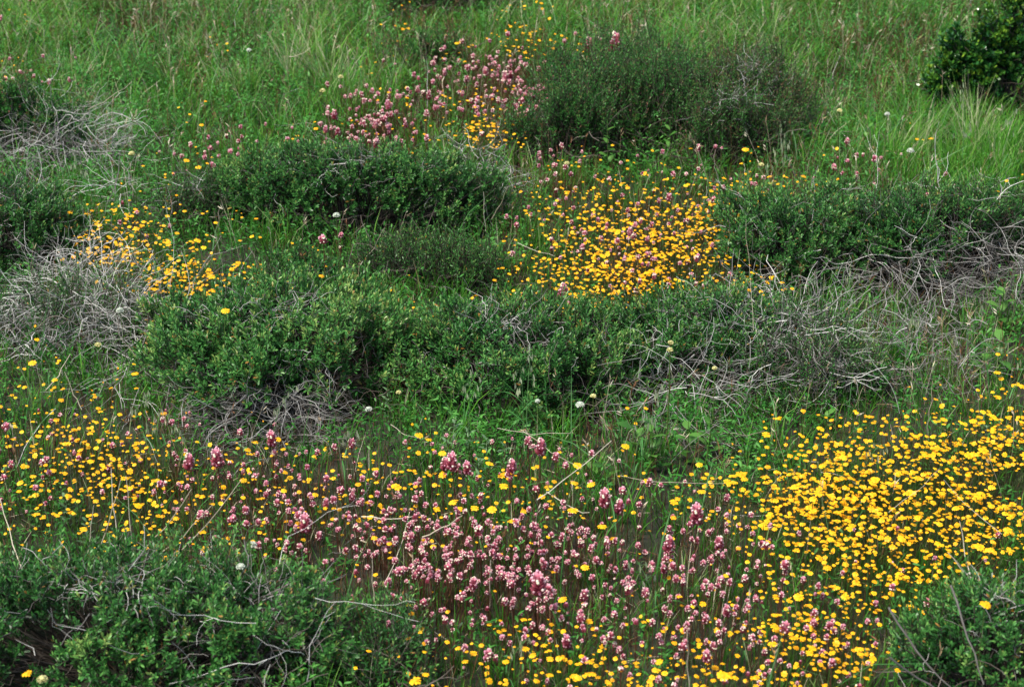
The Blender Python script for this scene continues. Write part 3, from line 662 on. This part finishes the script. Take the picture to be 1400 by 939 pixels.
# the flowers one can single out in the photograph: (x, y, size, height, label)
HERO_Y = [
 (347, 603, 1.1, .20, 'lone round daisy facing out from the dark foot of the leftmost central shrub'),
 (380, 602, .95, .19, 'yellow daisy just right of a pink head at the dark shrub foot'),
 (573, 597, 1.1, .2, 'left one of two daisies touching at the foot of the central shrub row'),
 (585, 599, 1.1, .2, 'right one of two daisies touching at the foot of the central shrub row'),
 (671, 633, 1.05, .2, 'daisy alone in grey green leaves right of three tall pink spikes'),
 (684, 660, 1., .19, 'daisy directly below the one in the grey green leaves'),
 (620, 686, 1.15, .19, 'bright full daisy above the top edge of the pink field'),
 (665, 697, 1.15, .19, 'wide flat daisy beside pink heads at the top of the pink field'),
 (707, 709, 1.0, .18, 'open daisy lying level with the first rows of the pink field'),
 (646, 690, .9, .18, 'daisy midway between two larger ones above the pink field'),
 (788, 638, 1.1, .21, 'daisy crossed by the long slanting straw'),
 (785, 658, 1.2, .2, 'large daisy pair member below the long slanting straw'),
 (809, 662, 1.15, .2, 'ragged daisy right of the slanting straw, before brown stems'),
 (797, 693, 1.3, .2, 'large tilted daisy below the slanting straw'),
 (855, 612, 1.05, .22, 'single daisy in front of the broad leaves before the central row'),
 (913, 683, 1., .2, 'daisy standing on edge alone right of the tall pink heads'),
 (1014, 651, 1.3, .24, 'daisy on edge at the left tip of the big right drift'),
 (987, 655, 1., .21, 'first daisy of the big right drift, beside a dark green clump'),
 (967, 667, 1.05, .21, 'round daisy at the far left tip of the big right drift'),
 (1041, 590, 1.05, .22, 'daisy standing alone under the pale twig thicket'),
 (1124, 586, 1.1, .22, 'wide daisy at the top edge of the big drift under the thicket'),
 (59, 701, 1.05, .2, 'left of two orange daisies above the near left shrub'),
 (64, 706, 1.0, .19, 'right of two orange daisies above the near left shrub'),
 (577, 929, 1.5, .2, 'big daisy alone at the bottom edge right of the corner shrub'),
 (770, 819, 1.1, .19, 'daisy alone in the lower middle of the pink field'),
 (38, 497, 1.1, .22, 'daisy alone in dark grass under the grey twig thicket'),
 (190, 506, 1., .22, 'orange daisy under the loose arching white twigs'),
 (79, 518, 1., .21, 'daisy at the left below the thicket beside a leaning straw'),
 (1016, 206, 1.1, .34, 'yellow daisy standing high on the grass before the brownish shrub'),
 (1277, 188, 1.0, .34, 'orange daisy alone at the left of the bright tall grass'),
 (272, 329, 1.2, .24, 'larger daisy standing clear of the left yellow drift'),
 (303, 427, 1.1, .40, 'orange flower poking out of the leftmost central shrub'),
 (250, 218, 1.0, .26, 'left of two daisies above the arching bare branches'),
 (267, 230, 1.0, .26, 'right of two daisies above the arching bare branches'),
 (1362, 261, 1.0, .26, 'daisy at the right edge under the bright tall grass'),
 (45, 920, 1.2, .44, 'deep orange flower on the near left corner shrub'),
 (1348, 829, 1.15, .46, 'orange flower on top of the near right corner shrub'),
]
HERO_C = [
 (737, 624, 1.15, .24, 11, 'tall pink spike standing highest above the pink field, amid weeds'),
 (724, 605, .95, .23, 3, 'small pink head up behind the highest pink spike'),
 (764, 628, 1., .23, 4, 'pink head just right of the highest pink spike'),
 (622, 638, 1.25, .23, 12, 'middle and tallest of three pink spikes in grey green leaves'),
 (605, 645, .95, .22, 11, 'left one of three pink spikes in grey green leaves'),
 (637, 645, .95, .22, 12, 'right one of three pink spikes in grey green leaves'),
 (697, 650, 1.05, .21, 11, 'dark pink spike with drooping base left of the slanting straw'),
 (828, 688, 1.25, .22, 12, 'fat pink spike before the brown dry stems'),
 (852, 677, 1.05, .22, 2, 'pink head with a thin straw rising from it'),
 (843, 704, 1., .20, 11, 'slim pink spike right below the fat one by the brown stems'),
 (952, 710, 1.35, .24, 12, 'large dark pink spike at the left tip of the yellow drift'),
 (735, 806, 1.5, .2, 12, 'largest double pink cluster in the middle of the pink field'),
 (371, 606, 1.15, .2, 12, 'pink spike between two daisies at the dark shrub foot'),
 (329, 596, .95, .21, 2, 'mauve head alone left of the round daisy at the shrub foot'),
 (485, 609, 1.1, .21, 3, 'pink head in shade below the middle of the central row'),
 (300, 633, 1.35, .2, 12, 'big pink head leaning in the gap right of the left patch'),
 (256, 645, 1.2, .2, 11, 'pale pink spike at the right side of the left patch'),
 (419, 722, 1.3, .19, 12, 'round rosy head beside crossed straws left of the pink field'),
 (912, 757, 1.1, .2, 11, 'slim rosy spike rising at the right side of the pink field'),
 (443, 334, 1.4, .30, 2, 'single pink head over the low shrubs behind the central row'),
 (767, 411, 1.3, .26, 11, 'pink spike at the near edge of the upper yellow drift'),
 (840, 73, 2.0, .30, 11, 'faint tall mauve spike over the far flower patch'),
 (803, 72, 1.5, .28, 11, 'faint small mauve spike over the far flower patch'),
 (670, 900, 1.1, .19, 2, 'pink head low at the bottom, left of the yellow strip'),
]
def flowers(Gd, variants, meshes, mats, heroes, kind, name, cat, group, probs, thing_word, stuff_name, stuff_label, H0):
    X, Yp = place(Gd, np.interp(np.arange(24), [3, 5, 7, 10, 12, 14], [4.2, 2.2, 4.2, 4.2, 1.7, 2.3])[:, None] if kind == 'yellow' else np.interp(np.arange(24), [4, 6, 11, 13, 16], [2.1, 1.1, 1.0, 1.0, 1.0])[:, None]); n = len(X); Yp = Yp + U(-4, 4, n); X = X + U(-4, 4, n)
    far = np.clip((430 - Yp) / 430, 0, 1)
    s = np.clip(rng.normal(.78, .18, n), .45, 1.25)
    if kind == 'yellow':
        drift = np.clip((X - 900) / 200, 0, 1) * np.clip((800 - Yp) / 200, 0, 1) * (Yp > 500)
        s = np.clip(rng.normal(.50, .16, n) + .10 * drift + .04 * far, .28, 1.2); s = np.where(rng.random(n) < .10, s * 1.35, s)
        hh = U(.75, 1.25, n)
    else:
        s = np.clip(rng.normal(.66, .17, n) + .24 * far, .40, 1.4); hh = U(.8, 1.2, n)
    hgt = H0 * s                                  # variants scale uniformly; raise the base with a longer stem by scaling z is avoided
    zoff = np.maximum(0, .135 + .05 * far + (U(-.02, .03, n) if kind == 'yellow' else U(-.035, .05, n)) - hgt)
    loc = unproj(X, Yp, hgt + zoff); loc[:, 2] += zoff
    keep = ~in_live(loc[:, 0], loc[:, 1], .72)
    X, Yp, s, loc = X[keep], Yp[keep], s[keep], loc[keep]; n = len(X)
    vid = rng.choice(len(variants), n, p=np.array(probs) / sum(probs)); rz = U(-.9, .9, n) if kind == 'yellow' else U(0, 6.28, n)
    for x, y, sz, h, *rest in heroes:
        z = H0 * sz; zo = max(0, h - z); l = unproj([x], [y], z + zo)[0]; l[2] += zo
        v = rest[0] if len(rest) == 2 else int(rng.integers(9))
        o = inst(name, meshes[v], l, U(-.4, .4), sz, rest[-1], cat, group)
        if zo > .01:       # the part of the stem that reaches down from the plain stem to the ground
            B = Batch(); P = np.array([[[0, 0, -zo / sz], [.002, 0, -zo / sz / 2], [0, 0, 0]]]); B.tubes(P, np.full((1, 3), .0013), np.array([.5]), 4)
            B.build('lower_stem', mats['stem'], o)
    # size in the picture decides which become individuals
    dist = np.linalg.norm(loc - np.array([0, 0, CH]), axis=1); vis = (X > 8) & (X < 1392) & (Yp > 8) & (Yp < 930)
    big = s / dist * vis; order = np.argsort(-big); ni = 296 - len(heroes); I = order[:ni]; rest = order[ni:]
    for i in I:
        dd = np.sort(np.hypot(X - X[i], Yp - Yp[i]))[3]
        crowd = 'crowded ' if dd < 9 else 'solitary ' if dd > 19 else ''
        sz = crowd + ('large' if s[i] > 1. else 'small' if s[i] < .72 else 'mid-sized')
        inst(name, meshes[vid[i]], loc[i], rz[i], s[i], '%s %s %s' % (sz, thing_word, region(X[i], Yp[i], kind)), cat, group)
    bake(variants, vid[rest], loc[rest], rz[rest], s[rest], mats, stuff_name, stuff_label)
    # stems from the base of raised flowers down to the ground are part of the stem mass
    B = Batch(); zz = terr(loc[:, 0], loc[:, 1]); m = loc[:, 2] - zz > .004
    A = loc[m].copy(); A[:, 2] = zz[m]; P = np.stack([A, (A + loc[m]) / 2, loc[m]], 1); B.tubes(P, np.full(P.shape[:2], .001), U(.2, .8, len(P)), 3)
    tag(B.build(kind + '_flower_stalks', mats['stem']), 'thin lower stalks standing under the %s flowers' % kind, None, None, 'stuff')
    print(kind, n, len(I))
flowers(YG, dv, dme, DM, HERO_Y, 'yellow', 'yellow_daisy', 'daisy', 'yellow daisies of the meadow drifts', [1] * 9 + [.7] * 3 + [.9, .7, .5, .6],
        'yellow daisy', 'yellow_daisies', 'countless smaller yellow daisies massed in the drifts', DH)
flowers(CG, cv, cme, KM, HERO_C, 'pink', 'pink_clover', 'clover flower', 'pink clover heads of the meadow', [1] * 8 + [1.2] * 3 + [.18] * 2 + [.5],
        'pink clover head', 'pink_clovers', 'countless smaller pink clover heads in the field', CHH)

# ---------------------------------------------------------------- straws, oats, broad-leaved weeds, puffs
def straw(p0, h0, p1, h1, r, label, m='straw'):
    A = unproj([p0[0]], [p0[1]], h0)[0]; A[2] += h0; Bp = unproj([p1[0]], [p1[1]], h1)[0]; Bp[2] += h1
    t = np.linspace(0, 1, 7)[:, None]; P = A * (1 - t) + Bp * t; P[1:-1] += rng.normal(0, .0022, (5, 3)); P[:, 2] -= .012 * np.sin(t[:, 0] * 3.1)
    org = A.copy(); bow = np.cross(nrm(Bp - A), [0, 0, 1.]) * U(-.03, .03) * np.linalg.norm(Bp - A); P = P + bow * np.sin(t * math.pi)
    r = r * (.66 if m == 'straw' else 1); B = Batch(); B.tubes((P - org)[None], np.linspace(r, r * .5, 7)[None], np.array([U(.3, 1) if m == 'straw' else U(.1, .35)]), 5)
    o = B.build('straw_stalk', M[m]); o.location = org.tolist(); tag(o, label, 'straw', 'dry stalks over the meadow')
ST = [
 ((734, 683), .17, (836, 602), .22, .0026, 'long pale straw slanting up beside the big daisies'),
 ((747, 672), .17, (806, 700), .15, .0020, 'thin straw crossing under the slanting one'),
 ((577, 734), .17, (632, 704), .20, .0034, 'short thick pale straw lying over the pink heads'),
 ((494, 706), .17, (575, 702), .17, .0026, 'level pale straw lying left of the short thick one'),
 ((62, 534), .10, (96, 484), .20, .0032, 'pale straw leaning right under the grey twig thicket'),
 ((112, 560), .10, (88, 508), .22, .0028, 'thin straw leaning left under the grey twig thicket'),
 ((162, 765), .05, (152, 640), .34, .0034, 'tall grey stalk left of centre in the left patch'),
 ((132, 760), .05, (165, 655), .32, .0032, 'grey stalk leaning right in the left patch'),
 ((182, 770), .05, (172, 650), .34, .0030, 'grey upright stalk above the near left shrub top'),
 ((190, 760), .06, (262, 668), .34, .0032, 'long grey stalk leaning right over the left patch'),
 ((208, 764), .08, (290, 690), .28, .0028, 'second long grey stalk leaning right over the left patch'),
 ((232, 770), .08, (330, 655), .36, .0030, 'longest grey stalk leaning towards the pink field'),
 ((118, 770), .05, (128, 690), .24, .0028, 'short grey stalk at the left of the stalk fan'),
 ((42, 800), .2, (0, 680), .3, .0034, 'bent grey stalk in the near left corner'),
 ((330, 770), .10, (314, 733), .2, .0028, 'short pale straw over the top of the near left shrub'),
 ((1030, 452), .3, (1020, 300), .35, .0011, 'thin green-grey stalk rising before the right shrub'),
 ((1004, 392), .2, (1012, 340), .30, .0009, 'upright thin stem left of the right shrub'),
 ((708, 332), .2, (758, 350), .2, .0016, 'pale forked straw left of the upper yellow drift'),
 ((672, 300), .12, (694, 256), .3, .0026, 'pale straw standing left of the upper yellow drift'),
 ((664, 316), .08, (661, 262), .26, .0024, 'upright grey stalk behind the central row'),
 ((497, 357), .1, (525, 312), .28, .0022, 'thin straw behind the middle of the central row'),
 ((1268, 590), .08, (1275, 520), .3, .0026, 'upright grey stalk above the big yellow drift'),
 ((1370, 730), .15, (1290, 655), .3, .0015, 'straw across the right end of the yellow drift'),
 ((1345, 800), .2, (1296, 755), .28, .0034, 'thick grey straw behind the near right shrub'),
 ((1330, 800), .2, (1312, 712), .36, .0026, 'grey stalk leaning over the near right shrub'),
 ((1215, 700), .15, (1285, 640), .28, .0013, 'thin straw across the yellow drift'),
 ((943, 939), .05, (940, 858), .24, .0034, 'upright pale stalk at the bottom edge'),
 ((1000, 592), .2, (1046, 588), .2, .0014, 'straw lying under the pale thicket'),
 ((622, 700), .05, (600, 655), .2, .0018, 'thin stem among three pink spikes'),
 ((670, 830), .06, (671, 765), .24, .0026, 'grey upright stalk in the pink field'),
 ((511, 850), .06, (509, 760), .26, .0026, 'upright grey stalk at the left edge of the pink field'),
 ((524, 800), .1, (560, 700), .18, .0016, 'slim straw beside the level pale straw'),
 ((848, 650), .15, (1000, 660), .2, .0014, 'long thin straw before the broad leaves'),
 ((680, 585), .28, (780, 592), .26, .0014, 'level straw at the foot of the central row'),
 ((712, 587), .26, (795, 640), .24, .0015, 'sloping straw at the foot of the central row'),
 ((534, 580), .12, (575, 600), .12, .0015, 'short straw in the shade of the central row'),
 ((120, 150), .3, (180, 112), .35, .0030, 'thin branch sloping over the far left shrub'),
 ((395, 78), .2, (424, 66), .25, .0030, 'bleached straw on the far slope'),
]
for s_ in ST: straw(*s_)
def near_branches():
    for (p, l, lab) in [(((1215, 830), (1300, 939)), .4, 'upper grey branch slanting through the near right shrub'), (((1216, 898), (1300, 950)), .38, 'lower pale branch slanting through the near right shrub'), (((1300, 800), (1345, 935)), .42, 'steep grey branch in the near right shrub')]:
        straw(p[0], l, p[1], l - .1, .0030, lab, 'twig')
near_branches()
def oat(px, py, h, label, nsp=7):
    b = unproj([px], [py], h)[0]; S = Batch(); K = Batch(); t = np.linspace(0, 1, 9)[:, None]; bend = np.array([U(-.09, .09), U(-.05, .05), 0])
    P = np.array([0, 0, 1.]) * h * t + bend * t ** 3; S.tubes(P[None], np.linspace(.0016, .0007, 9)[None], np.array([.9]), 4)
    for i in range(nsp):
        f = U(.72, 1.); q = np.array([0, 0, h * f]) + bend * f ** 3; a = U(0, 6.28); d = np.array([math.cos(a), math.sin(a), .2]); e = q + d * U(.012, .03)
        S.tubes(np.stack([q, (q + e) / 2 + [0, 0, .006], e])[None], np.full((1, 3), .0004), np.array([.9]), 3)
        for s_ in (-1, 1):
            g = e + np.array([s_ * .003, 0, -.024]) + rng.normal(0, .002, 3); P3 = np.stack([e, (e + g) / 2, g])[None]
            K.ribbons(P3, np.array([[1., 0, 0]]) if s_ > 0 else np.array([[.3, 1., 0]]), np.array([[.002, .0055, .0006]]), np.array([U(.5, 1)]))
    for i in range(2):
        f = U(.2, .6); a = U(0, 6.28); d = np.array([math.cos(a), math.sin(a), .9]); tk = np.linspace(0, 1, 5)[:, None]; L = U(.08, .16)
        P5 = np.array([0, 0, h * f]) + nrm(d) * L * tk - np.array([0, 0, 1]) * L * .5 * tk ** 2.5; S.ribbons(P5[None], np.array([[-math.sin(a), math.cos(a), 0]]), np.array([[.003, .004, .004, .003, .0004]]), np.array([.6]))
    r = empty('wild_oat', b, label, 'wild oat', 'wild oats with pale spikelets'); S.build('stem', M['bluegrass'], r); K.build('spikelets', M['oat'], r)
OATS = [(1065, 172, .42, 'leftmost tall oat before the brownish shrub'), (1074, 182, .40, 'middle tall oat before the brownish shrub'), (1084, 190, .38, 'rightmost tall oat before the brownish shrub'), (1042, 205, .32, 'lower oat left of the tall ones by the brownish shrub'),
 (1328, 105, .50, 'oat standing before the dark glossy shrub'), (1378, 150, .40, 'oat in bright tall grass at the right edge'), (1300, 165, .36, 'oat at the left side of the bright tall grass'),
 (210, 545, .30, 'oat below the loose arching white twigs'), (222, 560, .26, 'shorter oat right of the one below the white twigs'), (366, 525, .34, 'oat at the shady front of the leftmost central shrub'), (258, 572, .26, 'oat left of the dark shrub foot'),
 (468, 575, .30, 'oat at the shaded gap of the central row'), (720, 482, .42, 'oat leaning over the middle central shrub'), (716, 494, .36, 'shorter oat over the middle central shrub'), (880, 540, .36, 'oat before the right end of the central row'),
 (869, 560, .30, 'short oat before the right end of the central row'), (1390, 470, .40, 'oat at the right edge of the meadow'), (1246, 420, .34, 'oat among grey stems on the right slope'), (1338, 395, .36, 'oat behind the broad leaves on the right'), (1180, 600, .24, 'oat at the top of the big yellow drift'),
 (694, 862, .22, 'oat standing in the nearest rows of the pink field'), (898, 770, .24, 'oat on the right side of the pink field'), (120, 210, .30, 'oat among silvery twigs at the left'), (1150, 365, .40, 'oat before the twig covered right shrub'), (640, 505, .34, 'oat before the middle central shrub')]
for o_ in OATS: oat(*o_)
def weed(px, py, h, label, n=8, L=.07, Wd=.02, m='broad', cat='weed'):
    b = unproj([px], [py], h * .6)[0]; S = Batch(); Lf = Batch(); S.tubes(np.array([[[0, 0, 0], [.004, 0, h * .5], [0, .004, h]]]), np.array([[.0025, .002, .001]]), np.array([.7]), 5)
    tk = np.linspace(0, 1, 7)[:, None]
    for i in range(n):
        a = i * 2.4 + U(-.3, .3); f = (i + .5) / n; l = L * U(.75, 1.15) * (1.1 - .45 * f); d = nrm(np.array([math.cos(a), math.sin(a), U(.5, 1.3)]))
        P = np.array([0, 0, h * f * .9]) + d * l * tk - np.array([0, 0, 1.]) * l * U(.2, .5) * tk ** 2
        Lf.ribbons(P[None], nrm(np.array([[-math.sin(a), math.cos(a), U(-.3, .3)]])), (Wd * np.array([.25, .65, .95, 1., .85, .5, .06]))[None], np.array([U(.2, .9)]))
    r = empty('broadleaf_weed', b, label, cat, 'leafy weeds'); Lf.build('leaves', M[m], r); S.build('stem', M['stem'], r)
WD = [(1366, 478, .16, 'upright broad green leaves near the right edge', 7, .10, .034), (1345, 492, .10, 'lower broad leaves left of the upright ones at the right edge', 6, .07, .028), (1185, 470, .10, 'small broad leaves in the twig thicket', 5, .06, .026),
 (868, 592, .20, 'broad light green leaves at the foot of the central row', 6, .09, .034), (890, 605, .18, 'blue-green broad leaves right of the light green ones', 7, .09, .028), (817, 640, .12, 'single broad upright leaf by the slanting straw', 3, .10, .030), (940, 600, .16, 'dull green broad leaves under the right end of the row', 7, .09, .03), (970, 590, .14, 'narrow weed left of the pale thicket foot', 8, .08, .02),
 (1132, 572, .07, 'low blue-green rosette at the foot of the pale thicket', 9, .055, .02), (1370, 415, .2, 'tall weed leaves at the right edge below the small shrub', 8, .09, .026), (1110, 358, .26, 'broad leaf weed in front of the twig covered shrub', 5, .08, .026), (870, 165, .30, 'blue green weed before the tall dark upright shrub', 10, .07, .026), (760, 165, .3, 'pale green weed at the left foot of the tall dark shrub', 9, .07, .022), (830, 200, .3, 'leafy weed at the foot of the tall dark upright shrub', 9, .07, .024), (915, 200, .3, 'weed under the brownish upright shrub', 10, .07, .02), (1185, 190, .2, 'pale weed on the upper right slope', 9, .08, .022)]
for w_ in WD: weed(*w_)
GL = [(640, 600, 'grey green leafy clump behind the three pink spikes'), (665, 612, 'grey green clump right of the three pink spikes'), (690, 622, 'grey green clump left of the highest pink spike'), (655, 640, 'grey green clump in front of the lone daisy'), (622, 590, 'grey green clump at the foot of the middle shrub'), (610, 615, 'grey green clump left behind the three spikes'), (530, 545, 'bright leafy tuft in the dark gap of the central row'), (120, 725, 'leafy tuft left of the grey stalk fan'), (90, 690, 'dark leafy spike in the left patch'), (560, 830, 'leafy tuft in front of the pink field'), (1345, 580, 'leafy weed in the gap above the right drift')]
for x_, y_, l_ in GL: weed(x_, y_, .14, l_, 16, .045, .009, 'greyleaf')
def puff(px, py, h, r, label, m='white', name='white_puff_flower'):
    b = unproj([px], [py], h)[0]; S = Batch(); S.tubes(np.array([[[0, 0, 0], [.003, 0, h * .5], [0, 0, h]]]), np.full((1, 3), .0013), np.array([.8]), 4)
    n = 110; d = nrm(rng.normal(0, 1, (n, 3))); d[:, 2] = np.abs(d[:, 2]) * .9 - .25; c = np.array([0, 0, h]); tk = np.array([.25, .7, 1.])
    Pq = Batch(); Pq.ribbons(c + d[:, None] * (r * tk)[None, :, None], nrm(np.cross(d, rng.normal(0, 1, (n, 3)))), np.array([[.0012, .003, .0026]]) * np.ones((n, 1)) * r / .011, U(.3, 1, n))
    blobs(Pq, c[None], np.array([r * .6]), np.array([.5]), 8, 5)
    o = empty(name, b, label, 'flower', 'pale round flower heads'); Pq.build('flower_head', M[m], o); S.build('stem', M['stem'], o)
PF = [(793, 553, .38, .014, 'white fluffy head before the central row, right of its middle', 'white'), (504, 559, .2, .012, 'white fluffy head in the dark gap of the central row', 'white'), (917, 468, .42, .010, 'upper pale yellow head over the right central shrub', 'paley'), (916, 478, .40, .011, 'lower pale yellow head over the right central shrub', 'paley'),
 (811, 541, .34, .010, 'cream head just right below the white fluffy one', 'paley'), (545, 536, .3, .009, 'cream head left of the middle in the central row', 'paley'), (735, 548, .34, .009, 'small cream head left of the white fluffy one', 'white'), (329, 774, .3, .013, 'white flower at the top of the near left shrub', 'white'), (345, 744, .2, .014, 'faint white puff above the near left shrub', 'white'), (164, 424, .3, .014, 'white flower on the grey twig thicket', 'white'),
 (134, 471, .26, .012, 'cream bloom low on the grey twig thicket', 'paley'), (1245, 206, .34, .016, 'white puff left of the bright tall grass', 'white'), (1213, 156, .34, .012, 'small white puff on the upper right slope', 'white'), (1148, 151, .34, .012, 'cream head on the upper right slope', 'paley'), (340, 69, .3, .014, 'tiny white head on the far left slope', 'white'), (441, 124, .3, .014, 'cream head above the pink band', 'paley'), (466, 105, .3, .013, 'cream head farther up above the pink band', 'paley'),
 (58, 928, .4, .014, 'pale yellow head on the near left shrub beside the orange flower', 'paley'), (460, 294, .4, .014, 'bluish white head on the dark shrub', 'white'), (977, 503, .3, .009, 'cream dot in the pale twig thicket', 'paley'), (180, 210, .3, .014, 'cream head over the silvery twigs', 'paley'), (775, 223, .3, .012, 'cream head under the tall dark shrub', 'paley'), (1041, 225, .3, .012, 'cream bud below the high yellow daisy', 'paley')]
for p_ in PF: puff(*p_[:5], m=p_[5])
